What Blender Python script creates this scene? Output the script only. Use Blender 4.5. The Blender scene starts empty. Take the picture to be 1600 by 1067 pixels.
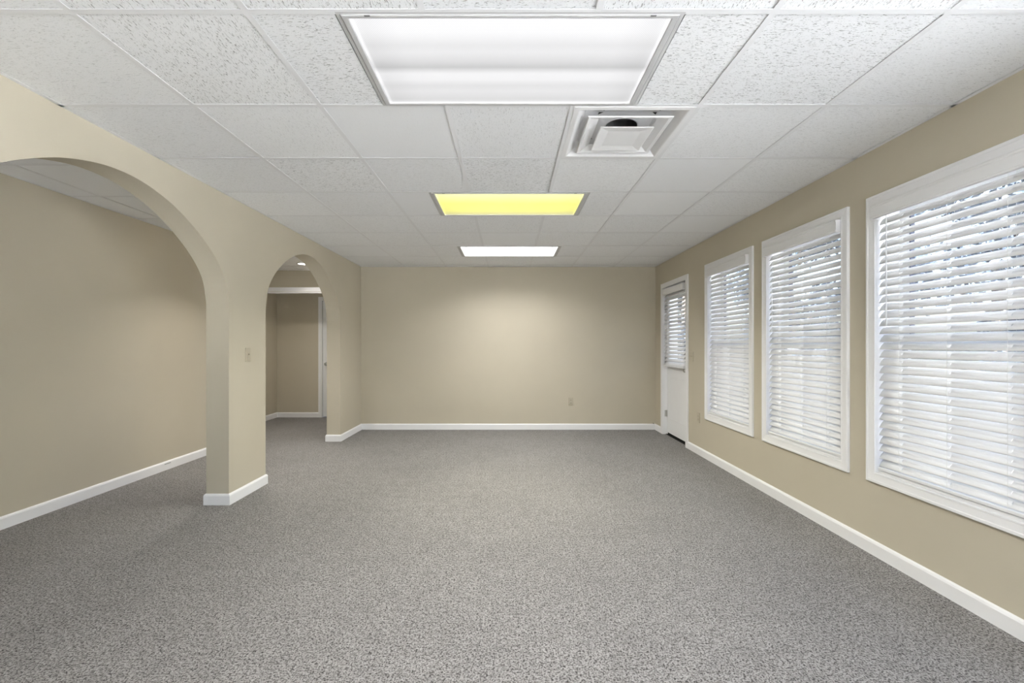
import bpy, bmesh, math, random
from mathutils import Vector, Matrix

random.seed(7)
scene = bpy.context.scene
COL = scene.collection

# ------------------------------------------------------------------ camera
CAM_Z = 1.23
CEIL = 2.385
F_PX = 702.0
cam_d = bpy.data.cameras.new('camera')
cam = bpy.data.objects.new('camera', cam_d)
COL.objects.link(cam)
cam.location = (0, 0, CAM_Z)
cam.rotation_euler = (math.pi / 2, 0, 0)
cam_d.sensor_width = 36.0
cam_d.lens = 36.0 * F_PX / 1600.0
cam_d.shift_x = 5.0 / 1600.0
cam_d.shift_y = 6.5 / 1600.0
cam_d.clip_start = 0.05
scene.camera = cam

# ------------------------------------------------------------------ world, sun, exposure
world = bpy.data.worlds.new('world')
scene.world = world
world.use_nodes = True
wn = world.node_tree
wn.nodes.clear()
wo = wn.nodes.new('ShaderNodeOutputWorld')
wb = wn.nodes.new('ShaderNodeBackground')
sky = wn.nodes.new('ShaderNodeTexSky')
sky.sky_type = 'NISHITA'
sky.sun_disc = False
sky.sun_elevation = math.radians(52)
sky.sun_rotation = math.radians(250)
sky.air_density = 1.0
sky.dust_density = 3.0
wb.inputs['Strength'].default_value = 0.30
wn.links.new(sky.outputs[0], wb.inputs['Color'])
wn.links.new(wb.outputs[0], wo.inputs['Surface'])

sun_d = bpy.data.lights.new('sun', 'SUN')
sun_d.energy = 33.0
sun_d.angle = math.radians(0.6)
sun_d.color = (0.975, 0.985, 1.0)
sun = bpy.data.objects.new('sun', sun_d)
COL.objects.link(sun)
sun.location = (-6, -4, 12)
sun.rotation_euler = Vector((0.55, 0.35, -1.0)).to_track_quat('-Z', 'Y').to_euler()

LAMP_W = {'front': 5.0, 'yellow': 19.0, 'far': 12.5, 'behind': 12.0}   # watts of the troffers' own lamps; the rear pair is added fill
LENS_ADDED = 2.0  # lens glow of the two added lights out of view
scene.view_settings.view_transform = 'Standard'
scene.view_settings.look = 'None'
scene.view_settings.gamma = 1.0
scene.view_settings.use_curve_mapping = False
scene.view_settings.exposure = 1.12

# ------------------------------------------------------------------ helpers
def tag(o, label=None, cat=None, group=None, kind=None):
    if label: o['label'] = label
    if cat: o['category'] = cat
    if group: o['group'] = group
    if kind: o['kind'] = kind
    return o

def thing(name, label, cat, loc=(0, 0, 0), group=None, kind=None):
    o = bpy.data.objects.new(name, None)
    o.empty_display_size = 0.05
    COL.objects.link(o)
    o.location = loc
    return tag(o, label, cat, group, kind)

def link_mesh(name, me, m, parent=None, loc=None):
    o = bpy.data.objects.new(name, me)
    COL.objects.link(o)
    if m is not None and not me.materials:
        me.materials.append(m)
    if parent is not None:
        o.parent = parent
    if loc is not None:
        o.location = loc
    return o

def obj(name, bm, m, parent=None, loc=None, smooth=False, fix=True):
    if fix:
        bmesh.ops.recalc_face_normals(bm, faces=bm.faces)
    me = bpy.data.meshes.new(name)
    bm.to_mesh(me)
    bm.free()
    if smooth:
        for p in me.polygons:
            p.use_smooth = True
    return link_mesh(name, me, m, parent, loc)

def box(bm, x0, x1, y0, y1, z0, z1):
    vs = [bm.verts.new(p) for p in ((x0, y0, z0), (x1, y0, z0), (x1, y1, z0), (x0, y1, z0),
                                    (x0, y0, z1), (x1, y0, z1), (x1, y1, z1), (x0, y1, z1))]
    for f in ((3, 2, 1, 0), (4, 5, 6, 7), (0, 1, 5, 4), (1, 2, 6, 5), (2, 3, 7, 6), (3, 0, 4, 7)):
        bm.faces.new([vs[i] for i in f])
    return vs

def bev_box(bm, x0, x1, y0, y1, z0, z1, r=0.002, seg=2):
    vs = box(bm, x0, x1, y0, y1, z0, z1)
    es = list({e for v in vs for e in v.link_edges})
    bmesh.ops.bevel(bm, geom=es, offset=r, segments=seg, affect='EDGES', profile=0.5)

def nb():
    return bmesh.new()

def one_box(name, m, parent, x0, x1, y0, y1, z0, z1, r=0.0, loc=None):
    bm = nb()
    if r > 0: bev_box(bm, x0, x1, y0, y1, z0, z1, r)
    else: box(bm, x0, x1, y0, y1, z0, z1)
    return obj(name, bm, m, parent, loc)

def tube(bm, p0, p1, r0, r1=None, n=10):
    r1 = r0 if r1 is None else r1
    p0, p1 = Vector(p0), Vector(p1)
    q = (p1 - p0).to_track_quat('Z', 'Y')
    rings = []
    for p, r in ((p0, r0), (p1, r1)):
        rings.append([bm.verts.new(p + q @ Vector((math.cos(2 * math.pi * i / n) * r, math.sin(2 * math.pi * i / n) * r, 0))) for i in range(n)])
    for i in range(n):
        j = (i + 1) % n
        bm.faces.new((rings[0][i], rings[0][j], rings[1][j], rings[1][i]))
    bm.faces.new(rings[0][::-1])
    bm.faces.new(rings[1])

def lathe(bm, prof, axis, origin, n=20):
    """prof: (distance along axis, radius)"""
    q = Vector(axis).to_track_quat('Z', 'Y')
    o = Vector(origin)
    rings = []
    for h, r in prof:
        rings.append([bm.verts.new(o + q @ Vector((math.cos(2 * math.pi * i / n) * r, math.sin(2 * math.pi * i / n) * r, h))) for i in range(n)])
    for a, b in zip(rings, rings[1:]):
        for i in range(n):
            j = (i + 1) % n
            bm.faces.new((a[i], a[j], b[j], b[i]))
    bm.faces.new(rings[0][::-1])
    bm.faces.new(rings[-1])

def rect_loft(bm, rings, close=False):
    """rings: list of 4-corner lists; quads between consecutive rings (a mitred picture frame or a stepped cone)"""
    rv = [[bm.verts.new(p) for p in r] for r in rings]
    n = len(rv)
    for k in range(n if close else n - 1):
        a, b = rv[k], rv[(k + 1) % n]
        for i in range(4):
            j = (i + 1) % 4
            bm.faces.new((a[i], a[j], b[j], b[i]))
    return rv

# ------------------------------------------------------------------ materials
def new_mat(name):
    m = bpy.data.materials.new(name)
    m.use_nodes = True
    nt = m.node_tree
    return m, nt, nt.nodes['Principled BSDF']

def node(nt, t, **kw):
    n = nt.nodes.new(t)
    for k, v in kw.items():
        setattr(n, k, v)
    return n

def ramp(nt, fac, stops):
    r = nt.nodes.new('ShaderNodeValToRGB')
    el = r.color_ramp.elements
    while len(el) < len(stops):
        el.new(0.5)
    for e, (p, c) in zip(el, stops):
        e.position = p
        e.color = c if len(c) == 4 else (*c, 1)
    nt.links.new(fac, r.inputs[0])
    return r.outputs[0]

def noise(nt, vec, scale, detail=2.0, rough=0.5, dist=0.0):
    n = nt.nodes.new('ShaderNodeTexNoise')
    n.inputs['Scale'].default_value = scale
    n.inputs['Detail'].default_value = detail
    n.inputs['Roughness'].default_value = rough
    n.inputs['Distortion'].default_value = dist
    if vec is not None:
        nt.links.new(vec, n.inputs['Vector'])
    return n.outputs['Fac']

def obj_coord(nt):
    return nt.nodes.new('ShaderNodeTexCoord').outputs['Object']

def mix_col(nt, fac, a, b, mode='MIX'):
    n = nt.nodes.new('ShaderNodeMix')
    n.data_type = 'RGBA'
    n.blend_type = mode
    for sock, v in ((n.inputs[0], fac), (n.inputs[6], a), (n.inputs[7], b)):
        if hasattr(v, 'links'):
            nt.links.new(v, sock)
        elif isinstance(v, (int, float)):
            sock.default_value = v
        else:
            sock.default_value = (*v, 1)
    return n.outputs[2]

def math_n(nt, op, a, b=None, c=None):
    n = nt.nodes.new('ShaderNodeMath')
    n.operation = op
    for i, v in enumerate((a, b, c)):
        if v is None: continue
        if hasattr(v, 'links'): nt.links.new(v, n.inputs[i])
        else: n.inputs[i].default_value = v
    return n.outputs[0]

def bump(nt, bsdf, h, strength, dist):
    b = nt.nodes.new('ShaderNodeBump')
    b.inputs['Strength'].default_value = strength
    b.inputs['Distance'].default_value = dist
    nt.links.new(h, b.inputs['Height'])
    nt.links.new(b.outputs[0], bsdf.inputs['Normal'])

def paint(name, col, rough=0.6, var=0.03, bscale=350.0, bstr=0.12, spec=0.3):
    m, nt, b = new_mat(name)
    co = obj_coord(nt)
    lo = tuple(c * (1 - var) for c in col)
    hi = tuple(min(1, c * (1 + var)) for c in col)
    c = ramp(nt, noise(nt, co, 1.7, 3.0), [(0.3, lo), (0.7, hi)])
    nt.links.new(c, b.inputs['Base Color'])
    b.inputs['Roughness'].default_value = rough
    b.inputs['Specular IOR Level'].default_value = spec
    if bstr > 0:
        bump(nt, b, noise(nt, co, bscale, 2.0), bstr, 0.001)
    return m

WALL_COL = (0.56, 0.512, 0.41)
M = {}
M['wall'] = paint('wall_paint', WALL_COL, 0.75, 0.02, 260, 0.18, 0.2)
M['plate'] = paint('plate_beige', (0.50, 0.45, 0.35), 0.4, 0.01, 300, 0.0, 0.4)
M['trim'] = paint('trim_white', (0.87, 0.87, 0.885), 0.38, 0.015, 120, 0.04, 0.4)
M['door'] = paint('door_white', (0.86, 0.865, 0.875), 0.42, 0.015, 90, 0.05, 0.4)
M['blind'] = paint('blind_white', (0.84, 0.84, 0.85), 0.42, 0.01, 60, 0.03, 0.4)
M['vinyl'] = paint('vinyl_white', (0.78, 0.79, 0.80), 0.45, 0.01, 60, 0.0, 0.4)
M['steel_white'] = paint('steel_white', (0.58, 0.58, 0.585), 0.42, 0.01, 60, 0.0, 0.4)
M['tee'] = paint('tee_white', (0.84, 0.845, 0.86), 0.6, 0.012, 60, 0.0, 0.15)
M['vent'] = paint('vent_white', (0.86, 0.86, 0.87), 0.5, 0.012, 60, 0.0, 0.2)
M['deck'] = paint('deck_grey', (0.10, 0.10, 0.10), 0.9, 0.05, 60, 0.0, 0.1)
M['cord'] = paint('cord_white', (0.82, 0.82, 0.80), 0.7, 0.01, 60, 0.0, 0.2)

def metal(name, col, rough=0.35):
    m, nt, b = new_mat(name)
    c = ramp(nt, noise(nt, obj_coord(nt), 90, 2.0), [(0.3, tuple(x * 0.9 for x in col)), (0.7, col)])
    nt.links.new(c, b.inputs['Base Color'])
    b.inputs['Metallic'].default_value = 1.0
    b.inputs['Roughness'].default_value = rough
    return m
M['nickel'] = metal('satin_nickel', (0.55, 0.55, 0.54), 0.32)
M['duct'] = paint('duct_grey', (0.12, 0.12, 0.12), 0.5, 0.05, 40, 0.0, 0.3)
M['black'] = paint('black_rubber', (0.010, 0.010, 0.010), 0.8, 0.05, 80, 0.0, 0.2)
M['dark'] = paint('dark_slot', (0.06, 0.055, 0.05), 0.6, 0.05, 80, 0.0, 0.2)
M['gasket'] = paint('gasket_slate', (0.10, 0.11, 0.15), 0.6, 0.05, 80, 0.0, 0.2)
M['scuff'] = paint('scuff_grey', (0.42, 0.42, 0.43), 0.7, 0.05, 80, 0.0, 0.2)

def carpet():
    m, nt, b = new_mat('carpet_grey_fleck')
    co = obj_coord(nt)
    n1 = noise(nt, co, 128, 3.0, 0.62)
    n2 = noise(nt, co, 210, 2.0, 0.6)
    f = math_n(nt, 'ADD', math_n(nt, 'MULTIPLY', n1, 0.6), math_n(nt, 'MULTIPLY', n2, 0.4))
    n3 = noise(nt, co, 60, 2.0, 0.6)
    f = math_n(nt, 'ADD', math_n(nt, 'MULTIPLY', f, 0.80), math_n(nt, 'MULTIPLY', n3, 0.20))
    c = ramp(nt, f, [(0.41, (0.026, 0.0235, 0.022)), (0.455, (0.108, 0.101, 0.0965)), (0.493, (0.222, 0.211, 0.205)), (0.552, (0.348, 0.334, 0.325))])
    big = noise(nt, co, 1.6, 4.0, 0.6)
    shade = ramp(nt, big, [(0.3, (0.88, 0.88, 0.88)), (0.7, (1, 1, 1))])
    c = mix_col(nt, 1.0, c, shade, 'MULTIPLY')
    mottle = ramp(nt, noise(nt, co, 13, 3.0, 0.6), [(0.33, (0.88, 0.88, 0.88)), (0.62, (1.04, 1.04, 1.04))])
    c = mix_col(nt, 1.0, c, mottle, 'MULTIPLY')
    nt.links.new(c, b.inputs['Base Color'])
    b.inputs['Roughness'].default_value = 0.95
    b.inputs['Specular IOR Level'].default_value = 0.05
    b.inputs['Sheen Weight'].default_value = 0.15
    bump(nt, b, f, 0.7, 0.006)
    return m
M['carpet'] = carpet()

def tile_mat(name, strength, pits):
    """mineral fibre ceiling tile with short wandering fissures"""
    m, nt, b = new_mat(name)
    co = obj_coord(nt)
    info = nt.nodes.new('ShaderNodeObjectInfo')
    off = node(nt, 'ShaderNodeVectorMath', operation='SCALE')
    comb = nt.nodes.new('ShaderNodeCombineXYZ')
    nt.links.new(info.outputs['Random'], comb.inputs[0])
    nt.links.new(math_n(nt, 'MULTIPLY', info.outputs['Random'], 7.3), comb.inputs[1])
    nt.links.new(comb.outputs[0], off.inputs[0])
    off.inputs['Scale'].default_value = 13.0
    add = node(nt, 'ShaderNodeVectorMath', operation='ADD')
    nt.links.new(co, add.inputs[0]); nt.links.new(off.outputs[0], add.inputs[1])
    mp = nt.nodes.new('ShaderNodeMapping')
    mp.inputs['Scale'].default_value = (48, 235, 1)
    nt.links.new(add.outputs[0], mp.inputs['Vector'])
    fis = noise(nt, mp.outputs[0], 1.0, 1.5, 0.5, 1.4)
    fmask = ramp(nt, fis, [(0.61, (0, 0, 0)), (0.65, (1, 1, 1))])
    dots = noise(nt, add.outputs[0], 190, 1.0)
    dmask = ramp(nt, dots, [(0.66, (0, 0, 0)), (0.74, (1, 1, 1))])
    mm = math_n(nt, 'MAXIMUM', math_n(nt, 'MULTIPLY', fmask, strength), math_n(nt, 'MULTIPLY', dmask, pits))
    base = ramp(nt, info.outputs['Random'], [(0.0, (0.89, 0.90, 0.92)), (1.0, (0.925, 0.935, 0.95))])
    c = mix_col(nt, mm, base, (0.28, 0.28, 0.28))
    nt.links.new(c, b.inputs['Base Color'])
    b.inputs['Roughness'].default_value = 0.9
    b.inputs['Specular IOR Level'].default_value = 0.1
    h = math_n(nt, 'SUBTRACT', 1.0, mm)
    bump(nt, b, h, 0.5, 0.003)
    return m
M['tile_deep'] = tile_mat('tile_fissured', 0.80, 0.34)
M['tile_soft'] = tile_mat('tile_fine_fissured', 0.34, 0.25)
M['tile_plain'] = tile_mat('tile_smooth', 0.05, 0.10)

def glass_mat():
    m, nt, b = new_mat('window_glass')
    nt.nodes.remove(b)
    out = nt.nodes['Material Output']
    tr = nt.nodes.new('ShaderNodeBsdfTransparent')
    tr.inputs[0].default_value = (0.95, 0.955, 0.95, 1)
    gl = nt.nodes.new('ShaderNodeBsdfGlossy')
    gl.inputs['Roughness'].default_value = 0.03
    mx = nt.nodes.new('ShaderNodeMixShader')
    mx.inputs[0].default_value = 0.06
    nt.links.new(tr.outputs[0], mx.inputs[1]); nt.links.new(gl.outputs[0], mx.inputs[2])
    nt.links.new(mx.outputs[0], out.inputs['Surface'])
    return m
M['glass'] = glass_mat()

g = lambda v: (v, v, v)
def lens_mat(name, col, stops, strength, prism=0.12):
    """glowing prismatic lens: brighter bands under the tubes, fine prism grain"""
    m, nt, b = new_mat(name)
    co = obj_coord(nt)
    sep = nt.nodes.new('ShaderNodeSeparateXYZ')
    nt.links.new(co, sep.inputs[0])
    fy = math_n(nt, 'ADD', math_n(nt, 'DIVIDE', sep.outputs[1], 0.57), 0.5)
    band = ramp(nt, fy, stops)
    mp = nt.nodes.new('ShaderNodeMapping')
    mp.inputs['Rotation'].default_value = (0, 0, math.radians(45))
    nt.links.new(co, mp.inputs['Vector'])
    vo = nt.nodes.new('ShaderNodeTexVoronoi')
    vo.inputs['Scale'].default_value = 170
    vo.inputs['Randomness'].default_value = 0.0
    nt.links.new(mp.outputs[0], vo.inputs['Vector'])
    pr = math_n(nt, 'SUBTRACT', 1.0, math_n(nt, 'MULTIPLY', vo.outputs['Distance'], prism * 2))
    ex = math_n(nt, 'DIVIDE', math_n(nt, 'ABSOLUTE', sep.outputs[0]), 0.5686)
    ends = ramp(nt, ex, [(0.0, g(1.0)), (0.72, g(1.0)), (0.93, g(0.90)), (0.972, g(0.92)), (0.985, g(1.2)), (1.0, g(1.25))])
    e = mix_col(nt, 1.0, mix_col(nt, 1.0, band, ends, 'MULTIPLY'), col, 'MULTIPLY')
    nt.links.new(e, b.inputs['Emission Color'])
    nt.links.new(math_n(nt, 'MULTIPLY', pr, strength), b.inputs['Emission Strength'])
    b.inputs['Base Color'].default_value = (0.12, 0.12, 0.12, 1)
    b.inputs['Roughness'].default_value = 0.4
    return m
BANDS = [(0.0, g(1.05)), (0.14, g(1.02)), (0.27, g(0.84)), (0.34, g(0.88)), (0.44, g(0.74)), (0.51, g(0.60)), (0.585, g(0.95)), (0.66, g(0.93)), (0.74, g(0.78)), (0.82, g(0.84)), (0.93, g(0.72)), (0.965, g(0.80)), (0.975, g(1.2)), (1.0, g(1.25))]
M['lens_front'] = lens_mat('lens_white_banded', (1.0, 1.0, 1.02), BANDS, 0.45, 0.16)
M['lens_yellow'] = lens_mat('lens_yellow', (1.0, 1.0, 1.0), [(0.0, (1.05, 1.05, 0.55)), (0.25, (1.04, 1.03, 0.34)), (0.45, (1.0, 0.98, 0.21)), (0.62, (1.0, 0.98, 0.24)), (0.8, (0.96, 0.93, 0.22)), (0.92, (0.74, 0.70, 0.30)), (0.965, (0.80, 0.77, 0.38)), (0.975, (1.1, 1.08, 0.6)), (1, (1.1, 1.08, 0.6))], 0.465, 0.02)
M['lens_far'] = lens_mat('lens_white_bright', (1, 1, 1), [(0.0, g(1.1)), (0.8, g(1.0)), (1, g(1.1))], 1.0, 0.02)
M['lens_added'] = lens_mat('lens_added_plain', (1, 1, 1), [(0.0, g(1.0)), (1, g(1.0))], LENS_ADDED, 0.05)
M['lens_disc'] = lens_mat('lens_disc', (1.0, 0.97, 0.92), [(0.0, g(1.0)), (1, g(1.0))], 2.5, 0.0)

# ------------------------------------------------------------------ layout numbers
XR = 2.15            # window wall
XL = -2.165          # arcade wall, room face
XL2 = -2.34          # arcade wall, corridor face
YB = 6.59            # back wall
YF = -2.72           # wall behind the viewer
XC = -3.40           # corridor wall
XH = -3.98           # hall wall beyond the corridor
Y_JOG = 5.75
Y_HEAD = 6.93
Y_HALL = 7.71
DECK_Z = 2.52
WT = 0.20

# windows: casing outer edges along y; casing outer z
WINS = [(1.726, 2.686), (2.832, 3.792), (3.94, 4.90)]
CW = 0.062           # casing width
WZ0, WZ1 = 0.430, 2.107
D1 = (5.371, 6.314, 2.088)     # exterior door casing outer y0,y1 and top

# ------------------------------------------------------------------ structure: floor, walls
bm = nb(); box(bm, XH - 0.12, XR + WT, YF - 0.12, Y_HALL + 0.12, -0.12, 0.0)
tag(obj('floor', bm, M['carpet']), 'grey flecked cut pile carpet covering the whole floor', 'floor', kind='structure')

def wall_with_holes(name, label, x0, x1, y0, y1, z0, z1, holes, along='y'):
    """axis aligned wall slab with rectangular holes (a0,a1,z0,z1) along its long axis"""
    bm = nb()
    As = sorted({y0, y1, *[h[0] for h in holes], *[h[1] for h in holes]}) if along == 'y' else sorted({x0, x1, *[h[0] for h in holes], *[h[1] for h in holes]})
    Zs = sorted({z0, z1, *[h[2] for h in holes], *[h[3] for h in holes]})
    solid = lambda a, z: not any(h[0] < a < h[1] and h[2] < z < h[3] for h in holes)
    na, nz = len(As) - 1, len(Zs) - 1
    S = [[solid((As[i] + As[i + 1]) / 2, (Zs[j] + Zs[j + 1]) / 2) for j in range(nz)] for i in range(na)]
    V = {}
    def v(a, s, z):
        k = (a, s, z)
        if k not in V:
            p = ((x0, x1)[s], a, z) if along == 'y' else (a, (y0, y1)[s], z)
            V[k] = bm.verts.new(p)
        return V[k]
    for i in range(na):
        for j in range(nz):
            if not S[i][j]: continue
            a0, a1, b0, b1 = As[i], As[i + 1], Zs[j], Zs[j + 1]
            for s in (0, 1):
                bm.faces.new((v(a0, s, b0), v(a1, s, b0), v(a1, s, b1), v(a0, s, b1)))
            for di, dj, q in ((-1, 0, ((a0, b0), (a0, b1))), (1, 0, ((a1, b0), (a1, b1))), (0, -1, ((a0, b0), (a1, b0))), (0, 1, ((a0, b1), (a1, b1)))):
                ii, jj = i + di, j + dj
                if not (0 <= ii < na and 0 <= jj < nz) or not S[ii][jj]:
                    (p, q1), (r, t) = q
                    bm.faces.new((v(p, 0, q1), v(r, 0, t), v(r, 1, t), v(p, 1, q1)))
    return tag(obj(name, bm, M['wall']), label, 'wall', kind='structure')

LIN = 0.02   # jamb liner thickness
holes = [(a + CW - LIN, b - CW + LIN, WZ0 + CW - LIN, WZ1 - CW + LIN) for a, b in WINS]
holes.append((D1[0] + CW - LIN, D1[1] - CW + LIN, -0.2, D1[2] - CW + LIN))
holes[-1] = (holes[-1][0], holes[-1][1], 0.0, holes[-1][3])
FILL_BAY = (-2.35, 1.35, 0.10, 2.20)          # unshaded bay added out of view to bring in fill daylight
holes.append(FILL_BAY)
wall_with_holes('wall_right', 'beige painted wall with three windows and the exterior door', XR, XR + WT, YF - 0.12, Y_HALL + 0.12, 0.0, DECK_Z, holes)
wall_with_holes('wall_back', 'plain beige wall at the far end of the room', XL, XR, YB, YB + 0.12, 0.0, DECK_Z, [], 'x')
wall_with_holes('wall_front', 'beige wall behind the viewer with openings added for fill daylight', XC, XR, YF - 0.12, YF, 0.0, DECK_Z, [(-0.30, 1.9, 0.10, 2.20), (-3.32, -2.42, 0.0, 2.15)], 'x')  # both openings are added to brighten the room from the front
wall_with_holes('wall_corridor', 'long beige corridor wall seen through the big near archway', XC - 0.12, XC, YF - 0.12, Y_JOG, 0.0, DECK_Z, [])
wall_with_holes('wall_hall_return', 'short beige return wall where the corridor widens', XH - 0.12, XC - 0.12, Y_JOG - 0.12, Y_JOG, 0.0, DECK_Z, [], 'x')
wall_with_holes('wall_hall_left', 'beige hall side wall seen through the far archway', XH - 0.12, XH, Y_JOG, Y_HALL + 0.12, 0.0, DECK_Z, [])
D2 = (-3.262, -2.372, 2.065)       # hall door casing outer x0,x1, top
wall_with_holes('wall_hall_back', 'beige hall end wall beside the white hall door', XH, XL, Y_HALL, Y_HALL + 0.12, 0.0, DECK_Z,
                [(D2[0] + CW - LIN, D2[1] - CW + LIN, 0.0, D2[2] - CW + LIN)], 'x')
HEAD_Z = 2.062
bm = nb(); box(bm, XH, XL2, Y_HEAD, Y_HEAD + 0.12, HEAD_Z, DECK_Z)
tag(obj('wall_header', bm, M['wall']), 'beige header wall above the white trimmed hall opening', 'wall', kind='structure')
bm = nb()
box(bm, XH, XL2, Y_HEAD - 0.016, Y_HEAD, HEAD_Z + 0.004, HEAD_Z + 0.066)
box(bm, XH, XL2, Y_HEAD - 0.002, Y_HEAD + 0.136, HEAD_Z - 0.018, HEAD_Z + 0.001)
tag(obj('trim_1', bm, M['trim']), 'white head casing under the beige hall header', 'trim', kind='structure')

# arcade wall: one slab whose outline is notched by the two arches
ARC = [(0.0, 0.976), (0.12, 0.969), (0.242, 0.945), (0.365, 0.908), (0.483, 0.856), (0.60, 0.792), (0.716, 0.712), (0.80, 0.638), (0.87, 0.556), (0.915, 0.47), (0.945, 0.318)]
def arch_pts(yc, half, rise_scale=1.0):
    k = half / 0.945
    pts = []
    right = [(yc + u * k, CAM_Z + h) for u, h in ARC]
    left = [(yc - u * k, CAM_Z + h) for u, h in ARC[1:]]
    pts = left[::-1] + right
    # Catmull-Rom refinement, kinks kept at the springing points
    out = []
    n = len(pts)
    for i in range(n - 1):
        p0 = pts[max(i - 1, 0)]; p1 = pts[i]; p2 = pts[i + 1]; p3 = pts[min(i + 2, n - 1)]
        for s in range(4):
            t = s / 4
            q = []
            for c in (0, 1):
                a, b_, c_, d = p0[c], p1[c], p2[c], p3[c]
                q.append(0.5 * ((2 * b_) + (-a + c_) * t + (2 * a - 5 * b_ + 4 * c_ - d) * t * t + (-a + 3 * b_ - 3 * c_ + d) * t ** 3))
            out.append(tuple(q))
    out.append(pts[-1])
    return out
A1 = (1.59, 3.475)      # near archway along y
A2 = (4.00, 5.775)      # far archway
arch1 = arch_pts((A1[0] + A1[1]) / 2, (A1[1] - A1[0]) / 2)
arch2 = arch_pts((A2[0] + A2[1]) / 2, (A2[1] - A2[0]) / 2)
bm = nb()
stations = [(YF, 0.0), (A1[0], 0.0)] + arch1 + [(A1[1], 0.0), (A2[0], 0.0)] + arch2 + [(A2[1], 0.0), (Y_HALL, 0.0)]
rows = [[bm.verts.new((x, y, zz)) for x, zz in ((XL, z), (XL2, z), (XL2, DECK_Z), (XL, DECK_Z))] for y, z in stations]
for p, q in zip(rows, rows[1:]):
    if (p[0].co - q[0].co).length < 1e-6: continue
    flat = abs(p[0].co.y - q[0].co.y) < 1e-6          # the jamb: a step in height only
    bm.faces.new((p[0], p[1], q[1], q[0]))
    if not flat:
        bm.faces.new((p[0], q[0], q[3], p[3])); bm.faces.new((p[1], p[2], q[2], q[1])); bm.faces.new((p[3], q[3], q[2], p[2]))
bm.faces.new(rows[0]); bm.faces.new(rows[-1][::-1])
bmesh.ops.remove_doubles(bm, verts=bm.verts, dist=1e-5)
tag(obj('wall_left', bm, M['wall']), 'beige partition wall pierced by two broad archways', 'wall', kind='structure')

# ------------------------------------------------------------------ baseboards
BB_H, BB_T = 0.086, 0.014
def baseboard(name, label, path, closed=False):
    """path on the floor, room on its left hand side; the profile is swept with mitred corners"""
    prof = [(0.0, 0.0), (BB_T, 0.0), (BB_T, BB_H - 0.016), (BB_T - 0.004, BB_H - 0.006), (0.004, BB_H), (0.0, BB_H)]
    bm = nb()
    n = len(path)
    dirs = []
    for i in range(n - (0 if closed else 1)):
        a, b_ = Vector(path[i]), Vector(path[(i + 1) % n])
        dirs.append((b_ - a).normalized())
    rings = []
    for i in range(n):
        if closed: d0, d1 = dirs[i - 1], dirs[i]
        else:
            d0 = dirs[max(i - 1, 0)]; d1 = dirs[min(i, n - 2)]
        n0 = Vector((-d0.y, d0.x)); n1 = Vector((-d1.y, d1.x))
        mt = (n0 + n1) / (1 + n0.dot(n1))
        rings.append([bm.verts.new((path[i][0] + mt.x * t, path[i][1] + mt.y * t, z)) for t, z in prof])
    m_ = len(prof)
    for k in range(n if closed else n - 1):
        a, b_ = rings[k], rings[(k + 1) % n]
        for i in range(m_):
            j = (i + 1) % m_
            bm.faces.new((a[i], a[j], b_[j], b_[i]))
    if not closed:
        bm.faces.new(rings[0]); bm.faces.new(rings[-1][::-1])
    return tag(obj(name, bm, M['trim']), label, 'baseboard', kind='structure')

baseboard('baseboard_right', 'long white baseboard under the three windows', [(XR, YF), (XR, D1[0])])
baseboard('baseboard_back', 'white baseboard along the far wall, turning the corner at the exterior door',
          [(XR, D1[1]), (XR, YB), (XL, YB), (XL, A2[1]), (XL2, A2[1]), (XL2, Y_HALL - 0.0)])
baseboard('baseboard_pillar', 'white baseboard wrapped around the pillar between the archways',
          [(XL2, A1[1]), (XL, A1[1]), (XL, A2[0]), (XL2, A2[0])][::-1], closed=True)
baseboard('baseboard_left', 'white baseboard along the partition before the near archway',
          [(XL2, YF), (XL2, A1[0]), (XL, A1[0]), (XL, YF)][::-1])
bbc = baseboard('baseboard_corridor', 'scuffed white baseboard along the corridor wall',
          [(XC, YF), (XC, Y_JOG), (XH, Y_JOG), (XH, Y_HALL), (D2[0], Y_HALL)][::-1])
one_box('scuff_mark', M['scuff'], bbc, XC + BB_T - 0.0002, XC + BB_T + 0.0006, 4.42, 4.50, 0.057, 0.066)

# ------------------------------------------------------------------ ceiling: deck, tees, tiles
PIT = 0.6096
bm = nb(); box(bm, XH - 0.12, XR + WT, YF - 0.12, Y_HALL + 0.12, DECK_Z, DECK_Z + 0.15)
ceiling = tag(obj('ceiling', bm, M['deck']), 'suspended white ceiling of square fissured tiles in a tee grid', 'ceiling', kind='structure')

tile_cache = {}
def tile_mesh(w, d, mk):
    key = (round(w, 3), round(d, 3), mk)
    if key not in tile_cache:
        bm = nb()
        box(bm, -w / 2, w / 2, -d / 2, d / 2, 0.0, 0.016)
        bmesh.ops.recalc_face_normals(bm, faces=bm.faces)
        me = bpy.data.meshes.new('ceiling_tile')
        bm.to_mesh(me); bm.free()
        me.materials.append(M[mk])
        tile_cache[key] = me
    return tile_cache[key]

def tile(x0, x1, y0, y1, mk, turn):
    w, d = x1 - x0 - 0.008, y1 - y0 - 0.008
    if turn and abs(w - d) < 0.002:
        o = link_mesh('ceiling_tile', tile_mesh(w, d, mk), None, ceiling)
        rz = math.pi / 2
    else:
        o = link_mesh('ceiling_tile', tile_mesh(w, d, mk), None, ceiling)
        rz = 0.0
    lift = 0.0022 + random.random() * 0.0030
    o.location = ((x0 + x1) / 2, (y0 + y1) / 2, CEIL + lift)
    o.rotation_euler = (random.uniform(-0.003, 0.003), random.uniform(-0.003, 0.003), rz)
    return o

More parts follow.
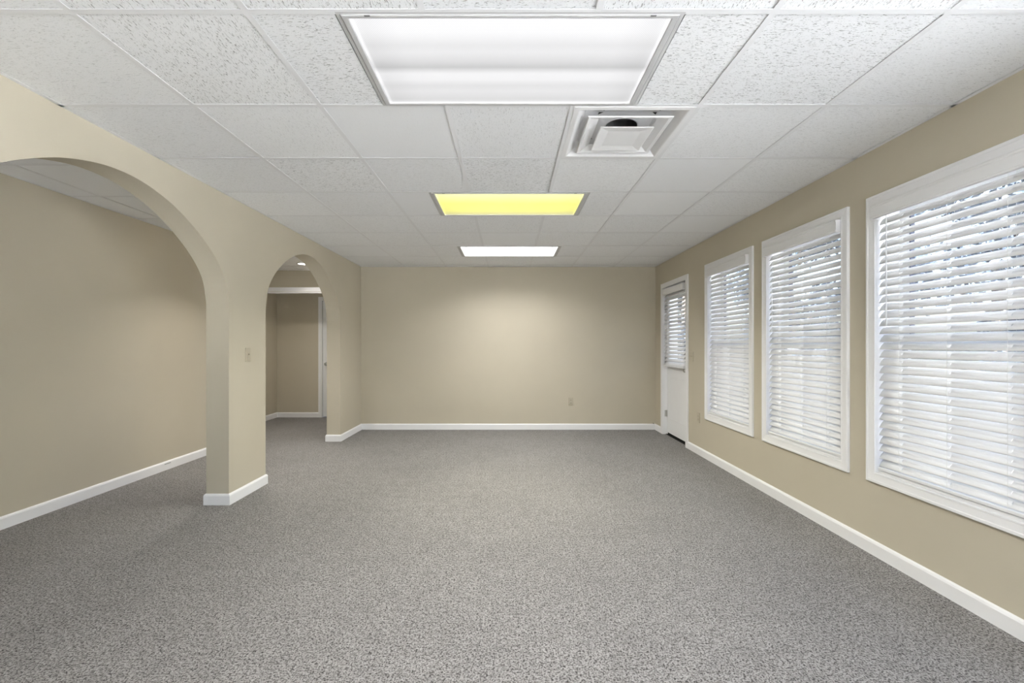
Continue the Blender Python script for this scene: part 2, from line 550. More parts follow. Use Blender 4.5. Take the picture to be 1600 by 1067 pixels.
TEE_W = 0.024
def tee(name, x0, x1, y0, y1, web_along):
    bm = nb()
    box(bm, x0, x1, y0, y1, CEIL, CEIL + 0.0015)
    cx, cy = (x0 + x1) / 2, (y0 + y1) / 2
    if web_along == 'y': box(bm, cx - 0.001, cx + 0.001, y0, y1, CEIL + 0.0015, CEIL + 0.035)
    else: box(bm, x0, x1, cy - 0.001, cy + 0.001, CEIL + 0.0015, CEIL + 0.035)
    return obj(name, bm, M['tee'], ceiling)

X0 = 0.31
XS = [XL, X0 - 4 * PIT + 0.002, X0 - 3 * PIT, X0 - 2 * PIT, X0 - PIT, X0, X0 + PIT, X0 + 2 * PIT, XR]
XS = [XL, X0 - 3 * PIT, X0 - 2 * PIT, X0 - PIT, X0, X0 + PIT, X0 + 2 * PIT, XR]
Y0 = 2.164
ys = [Y0 + PIT * k for k in range(-8, 8)]
YS = [YF] + [y for y in ys if YF + 0.05 < y < YB - 0.05] + [YB]
LIGHT_ROWS = {}
LXC = 0.005
for k in (-7, -4, -1, 2, 5):
    LIGHT_ROWS[round(Y0 + PIT * k, 3)] = k
kinds = {(2.164, 0): 'tile_soft', (2.164, 1): 'tile_soft', (2.164, 2): 'tile_plain', (2.164, 3): 'tile_soft', (2.164, 5): 'tile_soft', (2.164, 6): 'tile_soft',
         (2.774, 5): 'tile_plain', (3.383, 5): 'tile_plain', (2.774, 1): 'tile_deep', (2.774, 2): 'tile_soft', (2.774, 3): 'tile_deep'}
VENT_CELL = (2.164, 4)
for r in range(len(YS) - 1):
    y0, y1 = YS[r], YS[r + 1]
    ky = round(y0, 3)
    lit = ky in LIGHT_ROWS
    cells = []
    if lit:
        cells = [(XS[0], XS[1], 0), (XS[1], XS[2], 1), (XS[2], LXC - PIT, 2), (LXC + PIT, XS[5], 4), (XS[5], XS[6], 5), (XS[6], XS[7], 6)]
    else:
        cells = [(XS[c], XS[c + 1], c) for c in range(7)]
    for a, b_, c in cells:
        if (ky, c) == VENT_CELL: continue
        mk = kinds.get((ky, c))
        if mk is None:
            if y0 < 2.1: mk = 'tile_deep' if c not in (0, 6) else 'tile_soft'
            else: mk = random.choice(['tile_soft', 'tile_soft', 'tile_soft', 'tile_plain'])
        tile(a, b_, y0, y1, mk, random.random() < 0.4)
    # tees running away from the viewer, cut per row
    for c in range(1, 7):
        if lit and c in (3, 4): continue
        tee('runner_tee', XS[c] - TEE_W / 2, XS[c] + TEE_W / 2, y0 + TEE_W / 2, y1 - TEE_W / 2, 'y')
for y in YS[1:-1]:
    tee('cross_tee', XL, XR, y - TEE_W / 2, y + TEE_W / 2, 'x')
def wall_angle(x0, x1, y0, y1):
    one_box('wall_angle', M['tee'], ceiling, x0, x1, y0, y1, CEIL, CEIL + 0.0015)
wall_angle(XL, XL + 0.022, YF, YB); wall_angle(XR - 0.022, XR, YF, YB)
wall_angle(XL + 0.022, XR - 0.022, YB - 0.022, YB)
# corridor grid
CX = [XC, -3.17, -2.56, XL2]
cyl = [2.87 + PIT * k for k in range(-10, 8)]
CY = [YF] + [y for y in cyl if YF + 0.05 < y < Y_HEAD - 0.05] + [Y_HEAD]
for r in range(len(CY) - 1):
    for c in range(3):
        tile(CX[c], CX[c + 1], CY[r], CY[r + 1], 'tile_plain', False)
        if c: tee('runner_tee', CX[c] - TEE_W / 2, CX[c] + TEE_W / 2, CY[r] + TEE_W / 2, CY[r + 1] - TEE_W / 2, 'y')
for y in CY[1:-1]:
    tee('cross_tee', XC, XL2, y - TEE_W / 2, y + TEE_W / 2, 'x')
wall_angle(XC, XC + 0.022, YF, Y_JOG); wall_angle(XL2 - 0.022, XL2, YF, Y_HEAD)
tile(XH, XC, Y_JOG, (Y_JOG + Y_HEAD) / 2, 'tile_plain', False); tile(XH, XC, (Y_JOG + Y_HEAD) / 2, Y_HEAD, 'tile_plain', False)
tee('runner_tee', XC - TEE_W / 2, XC + TEE_W / 2, Y_JOG, Y_HEAD, 'y')
one_box('hall_panel', M['tile_plain'], ceiling, XH, XL2, Y_HEAD + 0.12, Y_HALL, CEIL, CEIL + 0.016)

# ------------------------------------------------------------------ ceiling lights
def troffer(label, y, lens, watts, color, spread, group='fluorescent ceiling lights in the main room'):
    t = thing('ceiling_light', label, 'ceiling light', (LXC, y, CEIL), group)
    W, D = PIT * 2, PIT
    z = -0.003
    R = lambda hx, hy, h: [(-hx, -hy, h), (hx, -hy, h), (hx, hy, h), (-hx, hy, h)]
    # housing above the grid
    bm = nb()
    rv = rect_loft(bm, [R(W / 2 - 0.012, D / 2 - 0.012, 0.003), R(W / 2 - 0.02, D / 2 - 0.02, 0.10)])
    bm.faces.new(rv[1])
    obj('housing', bm, M['steel_white'], t, fix=False)
    # flange and hinged door frame
    bm = nb()
    rect_loft(bm, [R(W / 2 - 0.001, D / 2 - 0.001, 0.002), R(W / 2 - 0.001, D / 2 - 0.001, 0.0), R(W / 2 - 0.014, D / 2 - 0.010, -0.0005),
                   R(W / 2 - 0.015, D / 2 - 0.011, 0.002)])
    obj('flange', bm, M['steel_white'], t)
    bm = nb()
    hx, hy = W / 2 - 0.017, D / 2 - 0.012
    rect_loft(bm, [R(hx, hy, 0.004), R(hx, hy, z), R(hx - 0.004, hy - 0.003, z - 0.0015), R(hx - 0.021, hy - 0.014, z - 0.0015), R(hx - 0.024, hy - 0.017, z + 0.004)])
    dfr = obj('door_frame', bm, M['steel_white'], t)
    lx, ly = hx - 0.024, hy - 0.017
    bm = nb()
    box(bm, -lx, lx, -ly, ly, 0.0, 0.003)
    obj('lens', bm, lens, t)
    for sx in (-1, 1):
        bm = nb()
        box(bm, sx * 0.50 - 0.010, sx * 0.50 + 0.010, -hy - 0.0012, -hy + 0.004, z - 0.0022, z - 0.0005)
        obj('latch', bm, M['duct'], t)
    # the fixture's own lamp: the prismatic lens throws its light downwards, cut off at high angles
    ld = bpy.data.lights.new('lamp', 'AREA')
    ld.shape = 'RECTANGLE'; ld.size = lx * 1.96; ld.size_y = ly * 1.96
    ld.energy = watts; ld.color = color; ld.spread = math.radians(spread)
    lo = bpy.data.objects.new('lamp', ld)
    COL.objects.link(lo); lo.parent = t; lo.location = (0, 0, -0.006)
    return t
rowc = lambda k: Y0 + PIT * (k + 0.5)
troffer('large white banded fluorescent ceiling light nearest the viewer', rowc(-1), M['lens_front'], LAMP_W['front'], (1, 0.995, 0.985), 104)
troffer('yellow glowing fluorescent ceiling light in the middle of the room', rowc(2), M['lens_yellow'], LAMP_W['yellow'], (1, 0.97, 0.82), 138)
troffer('bright white fluorescent ceiling light closest to the far wall', rowc(5), M['lens_far'], LAMP_W['far'], (1, 0.99, 0.97), 146)
troffer('unseen white fluorescent ceiling light added straight above the viewer for fill', rowc(-4), M['lens_added'], LAMP_W['behind'], (1, 0.995, 0.985), 180)  # added out of view to lift the room's brightness
troffer('unseen white fluorescent ceiling light added furthest behind the viewer for fill', rowc(-7), M['lens_added'], LAMP_W['behind'], (1, 0.995, 0.985), 180)  # second added light, also unseen, for overall fill

def downlight(label, x, y, watts, spread=140):
    t = thing('recessed_downlight', label, 'ceiling light', (x, y, CEIL), 'corridor downlights')
    bm = nb()
    lathe(bm, [(0.0, 0.060), (0.0, 0.082), (-0.004, 0.084), (-0.006, 0.080), (-0.0055, 0.066), (-0.003, 0.064)], (0, 0, 1), (0, 0, 0.001), 32)
    obj('trim_ring', bm, M['steel_white'], t)
    bm = nb()
    lathe(bm, [(-0.006, 0.064), (-0.0075, 0.055), (-0.0085, 0.02)], (0, 0, 1), (0, 0, 0), 32)
    obj('lens', bm, M['lens_disc'], t)
    ld = bpy.data.lights.new('lamp', 'AREA')
    ld.shape = 'DISK'; ld.size = 0.12; ld.energy = watts; ld.color = (1, 0.95, 0.88); ld.spread = math.radians(spread)
    lo = bpy.data.objects.new('lamp', ld)
    COL.objects.link(lo); lo.parent = t; lo.location = (0, 0, -0.012)
downlight('round glowing downlight in the corridor ceiling beyond the far archway', -2.90, 6.33, 6.5)
downlight('round fill downlight added to the corridor, unseen behind the near partition', -2.87, 0.3, 2.0)  # unseen lamp added to brighten the corridor
downlight('round fill downlight added to the corridor, unseen behind the wall between the archways', -2.47, 4.5, 5.0, 112)  # added out of sight to light the corridor wall

# ------------------------------------------------------------------ supply air diffuser
def diffuser(x, y):
    t = thing('air_diffuser', 'white square stepped air supply diffuser beside the near ceiling light', 'air vent', (x, y, CEIL))
    R = lambda h, z, s=0: [(-h, -h, z), (h, -h, z), (h, h, z), (-h, h, z)]
    bm = nb()
    rect_loft(bm, [R(0.296, 0.002), R(0.296, -0.002), R(0.272, -0.003), R(0.266, -0.001), R(0.225, 0.030), R(0.150, 0.050)])
    obj('back_pan', bm, M['vent'], t)
    # middle cone ring
    bm = nb()
    rect_loft(bm, [R(0.216, -0.003), R(0.211, -0.008), R(0.196, -0.006), R(0.150, 0.016), R(0.150, 0.019), R(0.205, 0.001)], close=True)
    obj('middle_cone', bm, M['vent'], t)
    # centre plate, a very flat pyramid
    bm = nb()
    rv = rect_loft(bm, [R(0.136, -0.018), R(0.140, -0.022), R(0.134, -0.024), R(0.055, -0.014)])
    bm.faces.new(rv[3])
    bm.faces.new(rv[0][::-1])
    cp = obj('centre_plate', bm, M['vent'], t)
    bm = nb(); lathe(bm, [(0.0, 0.004), (-0.002, 0.003)], (0, 0, 1), (0, 0, -0.014), 10)
    obj('rivet', bm, M['duct'], cp)
    # round neck, dark inside
    bm = nb()
    n = 32
    top = [bm.verts.new((0.092 * math.cos(2 * math.pi * i / n), 0.092 * math.sin(2 * math.pi * i / n), 0.120)) for i in range(n)]
    bot = [bm.verts.new((0.092 * math.cos(2 * math.pi * i / n), 0.092 * math.sin(2 * math.pi * i / n), 0.044)) for i in range(n)]
    for i in range(n):
        j = (i + 1) % n
        bm.faces.new((bot[i], bot[j], top[j], top[i]))
    bm.faces.new(top)
    obj('neck', bm, M['duct'], t)
    # ledge between the square pan and the neck
    bm = nb()
    sq = []
    for i in range(n):
        a = 2 * math.pi * (i + 0.5) / n
        k = 0.152 / max(abs(math.cos(a)), abs(math.sin(a)))
        sq.append(bm.verts.new((k * math.cos(a), k * math.sin(a), 0.0495)))
    ci = [bm.verts.new((0.088 * math.cos(2 * math.pi * (i + 0.5) / n), 0.088 * math.sin(2 * math.pi * (i + 0.5) / n), 0.046)) for i in range(n)]
    for i in range(n):
        j = (i + 1) % n
        bm.faces.new((sq[i], sq[j], ci[j], ci[i]))
    obj('collar', bm, M['vent'], t)
    # hanger struts that hold the cones
    for sx in (-1, 1):
        bm = nb()
        tube(bm, (sx * 0.05, 0.06, -0.018), (sx * 0.060, 0.055, 0.055), 0.004, n=8)
        obj('hanger', bm, M['vent'], t)
    bm = nb(); box(bm, -0.088, 0.088, -0.006, 0.006, 0.088, 0.094)
    obj('damper_bar', bm, M['duct'], t)
    for sx in (-1, 1):
        bm = nb(); lathe(bm, [(0, 0.005), (-0.003, 0.004)], (0, 0, 1), (sx * 0.14, -0.232, 0.020), 10)
        obj('screw', bm, M['dark'], t)
diffuser(X0 + PIT / 2, Y0 + PIT / 2)

# ------------------------------------------------------------------ windows
def picture_frame(bm, x, y0, y1, z0, z1, w, sgn=-1):
    """mitred casing on the wall plane x, growing into the room"""
    prof = [(0.0, 0.0), (0.0, 0.016), (0.003, 0.018), (0.014, 0.018), (0.018, 0.0155), (w - 0.012, 0.0125), (w - 0.009, 0.014), (w - 0.002, 0.014), (w, 0.012), (w, 0.0)]
    rings = [[(x + sgn * h, y0 + t, z0 + t), (x + sgn * h, y1 - t, z0 + t), (x + sgn * h, y1 - t, z1 - t), (x + sgn * h, y0 + t, z1 - t)] for t, h in prof]
    rect_loft(bm, rings, close=True)

def sash(parent, name, x0, x1, y0, y1, z0, z1, rails):
    """sash ring with a pane; rails = (bottom, top) heights"""
    st = 0.058
    bm = nb()
    xi = x0 + 0.006
    oz0, oz1 = z0 + rails[0], z1 - rails[1]
    box(bm, x0, x1, y0, y0 + st, z0, z1); box(bm, x0, x1, y1 - st, y1, z0, z1)
    box(bm, x0, x1, y0 + st, y1 - st, z0, oz0); box(bm, x0, x1, y0 + st, y1 - st, oz1, z1)
    s = obj(name, bm, M['vinyl'], parent)
    bm = nb()
    box(bm, (x0 + x1) / 2 - 0.002, (x0 + x1) / 2 + 0.002, y0 + st, y1 - st, oz0, oz1)
    obj('pane', bm, M['glass'], s)
    bm = nb()
    gx0, gx1 = x0 + 0.003, x1 - 0.003
    gw = 0.008
    box(bm, gx0, gx1, y1 - st - gw, y1 - st, oz0, oz1); box(bm, gx0, gx1, y0 + st, y0 + st + gw, oz0, oz1)
    obj('gasket', bm, M['gasket'], s)
    return s

WORDS = ['widest looking window, nearest the viewer', 'middle window of the three', 'window next to the exterior door']
for i, (a, b_) in enumerate(WINS):
    w = thing('window_%d' % (i + 1), 'white cased double hung sash of the ' + WORDS[i], 'window', (0, 0, 0), kind='structure')
    bm = nb(); picture_frame(bm, XR, a, b_, WZ0, WZ1, CW)
    obj('casing', bm, M['trim'], w)
    o0, o1, z0, z1 = a + CW, b_ - CW, WZ0 + CW, WZ1 - CW
    bm = nb()
    box(bm, XR - 0.001, XR + WT, o0 - LIN, o0, z0 - LIN, z1 + LIN); box(bm, XR - 0.001, XR + WT, o1, o1 + LIN, z0 - LIN, z1 + LIN)
    box(bm, XR - 0.001, XR + WT, o0, o1, z1, z1 + LIN)
    obj('jamb', bm, M['trim'], w)
    bm = nb()
    box(bm, XR - 0.001, XR + WT, o0, o1, z0 - LIN, z0)
    box(bm, XR + 0.01, XR + 0.085, o0, o1, z0, z0 + 0.012)
    obj('sill', bm, M['trim'], w)
    mid = 1.245
    sash(w, 'upper_sash', XR + 0.135, XR + 0.165, o0, o1, mid - 0.024, z1, (0.048, 0.05))
    sash(w, 'lower_sash', XR + 0.095, XR + 0.125, o0, o1, z0, mid + 0.024, (0.06, 0.048))

# glazed front, side bay and corridor door, all added unseen to let daylight in
w = thing('window_7', 'wide glazed front added unseen behind the viewer to let in fill daylight', 'window', (0, 0, 0), kind='structure')
bm = nb()
for x in (-0.30, 0.78, 1.855): box(bm, x, x + 0.045, YF - 0.10, YF - 0.02, 0.10, 2.20)
box(bm, -0.30, 1.9, YF - 0.10, YF - 0.02, 0.10, 0.15); box(bm, -0.30, 1.9, YF - 0.10, YF - 0.02, 2.15, 2.20)
obj('frame', bm, M['vinyl'], w)
for x0, x1 in ((-0.255, 0.78), (0.825, 1.855)):
    bm = nb(); box(bm, x0, x1, YF - 0.062, YF - 0.057, 0.15, 2.15)
    obj('pane', bm, M['glass'], w)
w = thing('window_8', 'tall glazed bay added out of view in the window wall for fill daylight', 'window', (0, 0, 0), kind='structure')  # unseen bay, added for light from the right side
bm = nb()
for y in (FILL_BAY[0], -1.12, 0.10, FILL_BAY[1] - 0.045): box(bm, XR + 0.06, XR + 0.14, y, y + 0.045, FILL_BAY[2], FILL_BAY[3])
box(bm, XR + 0.06, XR + 0.14, FILL_BAY[0], FILL_BAY[1], FILL_BAY[2], FILL_BAY[2] + 0.05); box(bm, XR + 0.06, XR + 0.14, FILL_BAY[0], FILL_BAY[1], FILL_BAY[3] - 0.05, FILL_BAY[3])
obj('frame', bm, M['vinyl'], w)
for y0, y1 in ((FILL_BAY[0] + 0.045, -1.12), (-1.075, 0.10), (0.145, FILL_BAY[1] - 0.045)):
    bm = nb(); box(bm, XR + 0.098, XR + 0.103, y0, y1, FILL_BAY[2] + 0.05, FILL_BAY[3] - 0.05)
    obj('pane', bm, M['glass'], w)
w = thing('added_door_corridor', 'glazed door added out of view at the near end of the corridor for daylight', 'door', (0, 0, 0), kind='structure')  # unseen door, added to lighten the corridor
bm = nb()
box(bm, -3.32, -3.25, YF - 0.09, YF - 0.03, 0.0, 2.15); box(bm, -2.49, -2.42, YF - 0.09, YF - 0.03, 0.0, 2.15)
box(bm, -3.25, -2.49, YF - 0.09, YF - 0.03, 2.07, 2.15); box(bm, -3.25, -2.49, YF - 0.09, YF - 0.03, 0.0, 0.12)
obj('frame', bm, M['vinyl'], w)
bm = nb(); box(bm, -3.25, -2.49, YF - 0.062, YF - 0.057, 0.12, 2.07)
obj('pane', bm, M['glass'], w)
bm = nb(); tube(bm, (-2.55, YF - 0.0, 0.85), (-2.55, YF - 0.0, 1.25), 0.012, n=10)
box(bm, -2.556, -2.544, YF - 0.04, YF, 0.88, 0.90); box(bm, -2.556, -2.544, YF - 0.04, YF, 1.20, 1.22)
obj('pull_handle', bm, M['nickel'], w)

# ------------------------------------------------------------------ blinds
slat_cache = {}
def slat_mesh(L, W=0.050, holes=()):
    key = (round(L, 3), W)
    if key in slat_cache: return slat_cache[key]
    bm = nb()
    ss = [-L / 2, L / 2]
    for h in holes: ss += [h - 0.002, h + 0.002]
    ss.sort()
    us = [-0.5, -0.36, -0.12, 0.0, 0.12, 0.36, 0.5]
    grid = [[bm.verts.new((u * W, s, 0.0035 * (1 - (2 * u) ** 2))) for u in us] for s in ss]
    for i in range(len(ss) - 1):
        hole = any(abs((ss[i] + ss[i + 1]) / 2 - h) < 0.002 for h in holes)
        for j in range(len(us) - 1):
            if hole and us[j] >= -0.13 and us[j + 1] <= 0.13: continue
            bm.faces.new((grid[i][j], grid[i + 1][j], grid[i + 1][j + 1], grid[i][j + 1]))
    bmesh.ops.recalc_face_normals(bm, faces=bm.faces)
    # thicken
    geom = bmesh.ops.solidify(bm, geom=bm.faces[:], thickness=0.0026)
    me = bpy.data.meshes.new('slat')
    bm.to_mesh(me); bm.free()
    for p in me.polygons: p.use_smooth = len(p.vertices) == 4 and abs(p.normal.z) > 0.8
    me.materials.append(M['blind'])
    slat_cache[key] = me
    return me

def blind(label, xw, y0, y1, ztop, zbot, pitch, tilt, valance_h, ladders, wand=True, proud=0.044, returns=True):
    """2 inch blind; xw = plane of the slat centres, room towards -x"""
    yc, L = (y0 + y1) / 2, y1 - y0
    t = thing('window_blind', label, 'blind', (xw, yc, zbot), 'white horizontal slat blinds')
    Z = lambda z: z - zbot
    h = L / 2
    # valance board with moulded lower lip and end returns
    bm = nb()
    fx = -proud
    prof = [(fx, Z(ztop)), (fx - 0.003, Z(ztop) - 0.003), (fx - 0.003, Z(ztop) - 0.012), (fx, Z(ztop) - 0.016), (fx, Z(ztop - valance_h) + 0.014), (fx - 0.004, Z(ztop - valance_h) + 0.010), (fx - 0.004, Z(ztop - valance_h) + 0.002), (fx, Z(ztop - valance_h)), (fx + 0.010, Z(ztop - valance_h)), (fx + 0.010, Z(ztop))]
    va = [bm.verts.new((x, -h + 0.002, z)) for x, z in prof]; vb = [bm.verts.new((x, h - 0.002, z)) for x, z in prof]
    for i in range(len(prof)):
        j = (i + 1) % len(prof)
        bm.faces.new((va[i], vb[i], vb[j], va[j]))
    bm.faces.new(va[::-1]); bm.faces.new(vb)
    v = obj('valance', bm, M['blind'], t)
    if returns:
        for s in (-1, 1):
            bm = nb()
            e = s * (h - 0.002)
            box(bm, fx + 0.010, fx + 0.042, min(e, e - s * 0.008), max(e, e - s * 0.008), Z(ztop - valance_h), Z(ztop))
            obj('valance_return', bm, M['blind'], v)
    # headrail
    bm = nb()
    bev_box(bm, -0.026, 0.026, -h + 0.006, h - 0.006, Z(ztop) - 0.052, Z(ztop) - 0.004, 0.002)
    obj('headrail', bm, M['blind'], t)
    # slats
    z = Z(ztop) - valance_h - 0.012
    me = slat_mesh(L - 0.008, holes=ladders)
    n = round((z - 0.044) / pitch) + 1
    pitch = (z - 0.044) / (n - 1)
    for k in range(n):
        o = link_mesh('slat', me, None, t)
        o.location = (0, random.uniform(-0.0015, 0.0015), z - k * pitch)
        o.rotation_euler = (random.uniform(-0.0012, 0.0012), -tilt + random.uniform(-0.03, 0.03), 0)
    # bottom rail
    bm = nb(); bev_box(bm, -0.025, 0.025, -h + 0.006, h - 0.006, 0.002, 0.020, 0.004)
    br = obj('bottom_rail', bm, M['blind'], t)
    for y in ladders:
        bm = nb(); tube(bm, (-0.0, y, 0.002), (0, y, -0.001), 0.006, n=10)
        obj('cord_plug', bm, M['vinyl'], br)
        for dx in (-0.019, 0.019):
            bm = nb(); tube(bm, (dx, y + 0.004, 0.018), (dx, y + 0.004, Z(ztop) - 0.052), 0.0007, n=5)
            obj('ladder_cord', bm, M['cord'], t)
        bm = nb(); tube(bm, (fx + 0.012, y, Z(ztop - valance_h) - 0.001), (fx - 0.006, y, Z(ztop - valance_h) - 0.001), 0.0015, n=6)
        obj('valance_clip', bm, M['vinyl'], v)
    if wand:
        bm = nb(); tube(bm, (-0.034, h - 0.075, Z(ztop) - valance_h - 0.62), (-0.034, h - 0.075, Z(ztop) - valance_h + 0.03), 0.0042, 0.0032, 6)
        wd = obj('tilt_wand', bm, M['vinyl'], t)
        bm = nb(); tube(bm, (-0.034, h - 0.075, Z(ztop) - valance_h + 0.03), (-0.020, h - 0.075, Z(ztop) - 0.03), 0.002, n=6)
        obj('hook', bm, M['nickel'], wd)
    return t

TILT = math.radians(56)
BL = ['white slat blind in the big window nearest the viewer, cut by the picture edge', 'white slat blind in the middle of the three windows', 'white slat blind in the window next to the exterior door']
for (a, b_), lab in zip(WINS, BL):
    blind(lab, XR + 0.023, a + CW + 0.002, b_ - CW - 0.002, WZ1 - CW - 0.002, WZ0 + CW + 0.014, 0.0447, TILT, 0.080, (-0.27, 0.0, 0.27), proud=0.064)

# ------------------------------------------------------------------ exterior door
d1 = thing('door_1', 'white half glazed exterior door with a slat blind, at the far end of the window wall', 'door', (0, 0, 0), kind='structure')
a, b_, zt = D1
o0, o1, zo = a + CW, b_ - CW, zt - CW
bm = nb()
for y0, y1 in ((a, o0), (o1, b_)):
    box(bm, XR - 0.016, XR, y0, y1, 0.0, zo)
box(bm, XR - 0.016, XR, a, b_, zo, zt)
obj('casing', bm, M['trim'], d1)
bm = nb()
box(bm, XR - 0.001, XR + WT, o0 - LIN, o0, 0, zo + LIN); box(bm, XR - 0.001, XR + WT, o1, o1 + LIN, 0, zo + LIN); box(bm, XR - 0.001, XR + WT, o0, o1, zo, zo + LIN)
box(bm, XR + 0.10, XR + 0.115, o0, o0 + 0.012, 0, zo); box(bm, XR + 0.10, XR + 0.115, o1 - 0.012, o1, 0, zo)
obj('jamb', bm, M['trim'], d1)
LX0, LX1 = XR + 0.055, XR + 0.099
ly0, ly1, lz0, lz1 = o0 + 0.003, o1 - 0.003, 0.030, zo - 0.003
gy0, gy1, gz0, gz1 = ly0 + 0.13, ly1 - 0.13, 1.02, 1.88
bm = nb()
box(bm, LX0, LX1, ly0, gy0, lz0, lz1); box(bm, LX0, LX1, gy1, ly1, lz0, lz1)
box(bm, LX0, LX1, gy0, gy1, lz0, gz0); box(bm, LX0, LX1, gy0, gy1, gz1, lz1)
leaf = obj('leaf', bm, M['door'], d1)
for s in (0, 1):
    p0 = ly0 + 0.10 + s * 0.32; p1 = p0 + 0.28
    R = lambda t, h: [(LX0 - h, p0 + t, 0.22 + t), (LX0 - h, p1 - t, 0.22 + t), (LX0 - h, p1 - t, 0.80 - t), (LX0 - h, p0 + t, 0.80 - t)]
    bm = nb()
    rv = rect_loft(bm, [R(0, 0.0), R(0.006, 0.0025), (R(0.014, 0.0025)), R(0.022, 0.0005)])
    bm.faces.new(rv[3])
    obj('panel', bm, M['door'], leaf)
bm = nb()
picture_frame(bm, LX0, gy0 - 0.03, gy1 + 0.03, gz0 - 0.03, gz1 + 0.03, 0.034)
obj('glazing_frame', bm, M['door'], leaf)
bm = nb(); box(bm, LX0 + 0.02, LX0 + 0.024, gy0, gy1, gz0, gz1)
obj('pane', bm, M['glass'], leaf)
bm = nb(); box(bm, LX0 + 0.008, LX1 - 0.006, ly0, ly1, 0.004, 0.030)
obj('door_sweep', M and bm, M['black'], leaf)
bm = nb(); box(bm, LX0 - 0.02, XR + WT, o0, o1, 0.0, 0.006)
obj('threshold', bm, M['black'], d1)
for hz in (0.29, 1.02, 1.76):
    bm = nb()
    tube(bm, (LX0 - 0.006, o1 - 0.004, hz - 0.045), (LX0 - 0.006, o1 - 0.004, hz + 0.045), 0.006, n=10)
    box(bm, LX0 - 0.036, LX0 - 0.004, o1 - 0.0025, o1 + 0.0001, hz - 0.044, hz + 0.044)
    obj('hinge', bm, M['nickel'], d1)
bm = nb()
lathe(bm, [(0.0, 0.032), (0.006, 0.032), (0.010, 0.014), (0.030, 0.012), (0.038, 0.022), (0.050, 0.027), (0.060, 0.024), (0.064, 0.012)], (-1, 0, 0), (LX0, ly0 + 0.065, 0.925), 20)
obj('knob', bm, M['nickel'], leaf, smooth=True)
blind('white slat blind hanging on the glass of the exterior door', LX0 - 0.040, ly0 + 0.075, ly1 - 0.03, 2.005, 0.945, 0.050, math.radians(57), 0.085, (-0.22, 0.22), wand=False, proud=0.036, returns=True)

# ------------------------------------------------------------------ hall door
d2 = thing('door_2', 'white hall door with a round knob, seen through the far archway', 'door', (0, 0, 0), kind='structure')
a, b_, zt = D2
o0, o1, zo = a + CW, b_ - CW, zt - CW
bm = nb()
box(bm, a, o0, Y_HALL - 0.016, Y_HALL, 0, zo); box(bm, o1, b_, Y_HALL - 0.016, Y_HALL, 0, zo); box(bm, a, b_, Y_HALL - 0.016, Y_HALL, zo, zt)
obj('casing', bm, M['trim'], d2)
bm = nb()
box(bm, o0 - LIN, o0, Y_HALL - 0.001, Y_HALL + 0.12, 0, zo + LIN); box(bm, o1, o1 + LIN, Y_HALL - 0.001, Y_HALL + 0.12, 0, zo + LIN); box(bm, o0, o1, Y_HALL - 0.001, Y_HALL + 0.12, zo, zo + LIN)
obj('jamb', bm, M['trim'], d2)
bm = nb(); box(bm, o0 + 0.003, o1 - 0.003, Y_HALL + 0.02, Y_HALL + 0.055, 0.012, zo - 0.003)
lf = obj('leaf', bm, M['door'], d2)
bm = nb()
lathe(bm, [(0.0, 0.031), (0.006, 0.031), (0.010, 0.014), (0.028, 0.012), (0.036, 0.022), (0.048, 0.027), (0.058, 0.024), (0.062, 0.012)], (0, -1, 0), (o0 + 0.068, Y_HALL + 0.02, 0.915), 20)
obj('knob', bm, M['nickel'], lf, smooth=True)

# ------------------------------------------------------------------ wall plates
def plate(name, label, cat, pos, normal, w=0.070, h=0.115, kind='switch', n=1):
    """plate facing +local -y before turning; built facing -Y then rotated to the wall normal"""
    t = thing(name, label, cat, pos, None)
    t.rotation_euler = (0, 0, math.atan2(normal[0], -normal[1]))
    W = w + (n - 1) * 0.046
    bm = nb(); bev_box(bm, -W / 2, W / 2, -0.006, 0.0, -h / 2, h / 2, 0.0025, 2)
    p = obj('cover_plate', bm, M['plate'], t)
    for k in range(n):
        cx = (k - (n - 1) / 2) * 0.046
        if kind == 'switch':
            bm = nb(); box(bm, cx - 0.005, cx + 0.005, -0.007, -0.0055, -0.012, 0.012)
            obj('toggle_slot', bm, M['plate'], t)
            bm = nb()
            vs = box(bm, cx - 0.0042, cx + 0.0042, -0.018, -0.006, 0.0, 0.009)
            tg = obj('toggle', bm, M['plate'], t)
            for z in (-0.030, 0.030):
                bm = nb(); lathe(bm, [(0, 0.003), (0.0014, 0.0026)], (0, -1, 0), (cx, -0.006, z), 10)
                obj('screw', bm, M['nickel'], p)
        else:
            for z in (-0.020, 0.020):
                bm = nb(); bev_box(bm, cx - 0.017, cx + 0.017, -0.0085, -0.005, z - 0.0145, z + 0.0145, 0.0015)
                r = obj('receptacle', bm, M['plate'], t)
                for sx in (-0.0063, 0.0063):
                    bm = nb(); box(bm, cx + sx - 0.0012, cx + sx + 0.0012, -0.0088, -0.0084, z - 0.002, z + 0.007)
                    obj('slot', bm, M['dark'], r)
                bm = nb(); lathe(bm, [(0, 0.0026), (0.0003, 0.0026)], (0, -1, 0), (cx, -0.0085, z - 0.008), 10)
                obj('slot', bm, M['dark'], r)
            bm = nb(); lathe(bm, [(0, 0.003), (0.0014, 0.0026)], (0, -1, 0), (cx, -0.006, 0), 10)
            obj('screw', bm, M['nickel'], p)
    return t
plate('wall_outlet', 'beige duplex power outlet low on the far wall', 'outlet', (0.91, YB, 0.413), (0, -1), kind='outlet')
plate('wall_outlet', 'beige duplex power outlet low between the exterior door and a window', 'outlet', (XR, 5.085, 0.415), (-1, 0), kind='outlet')
plate('light_switch', 'beige double toggle light switch beside the exterior door', 'light switch', (XR, 5.285, 1.10), (-1, 0), n=2)
plate('light_switch', 'beige single toggle light switch on the pillar between the archways', 'light switch', (XL, 3.725, 1.155), (1, 0))
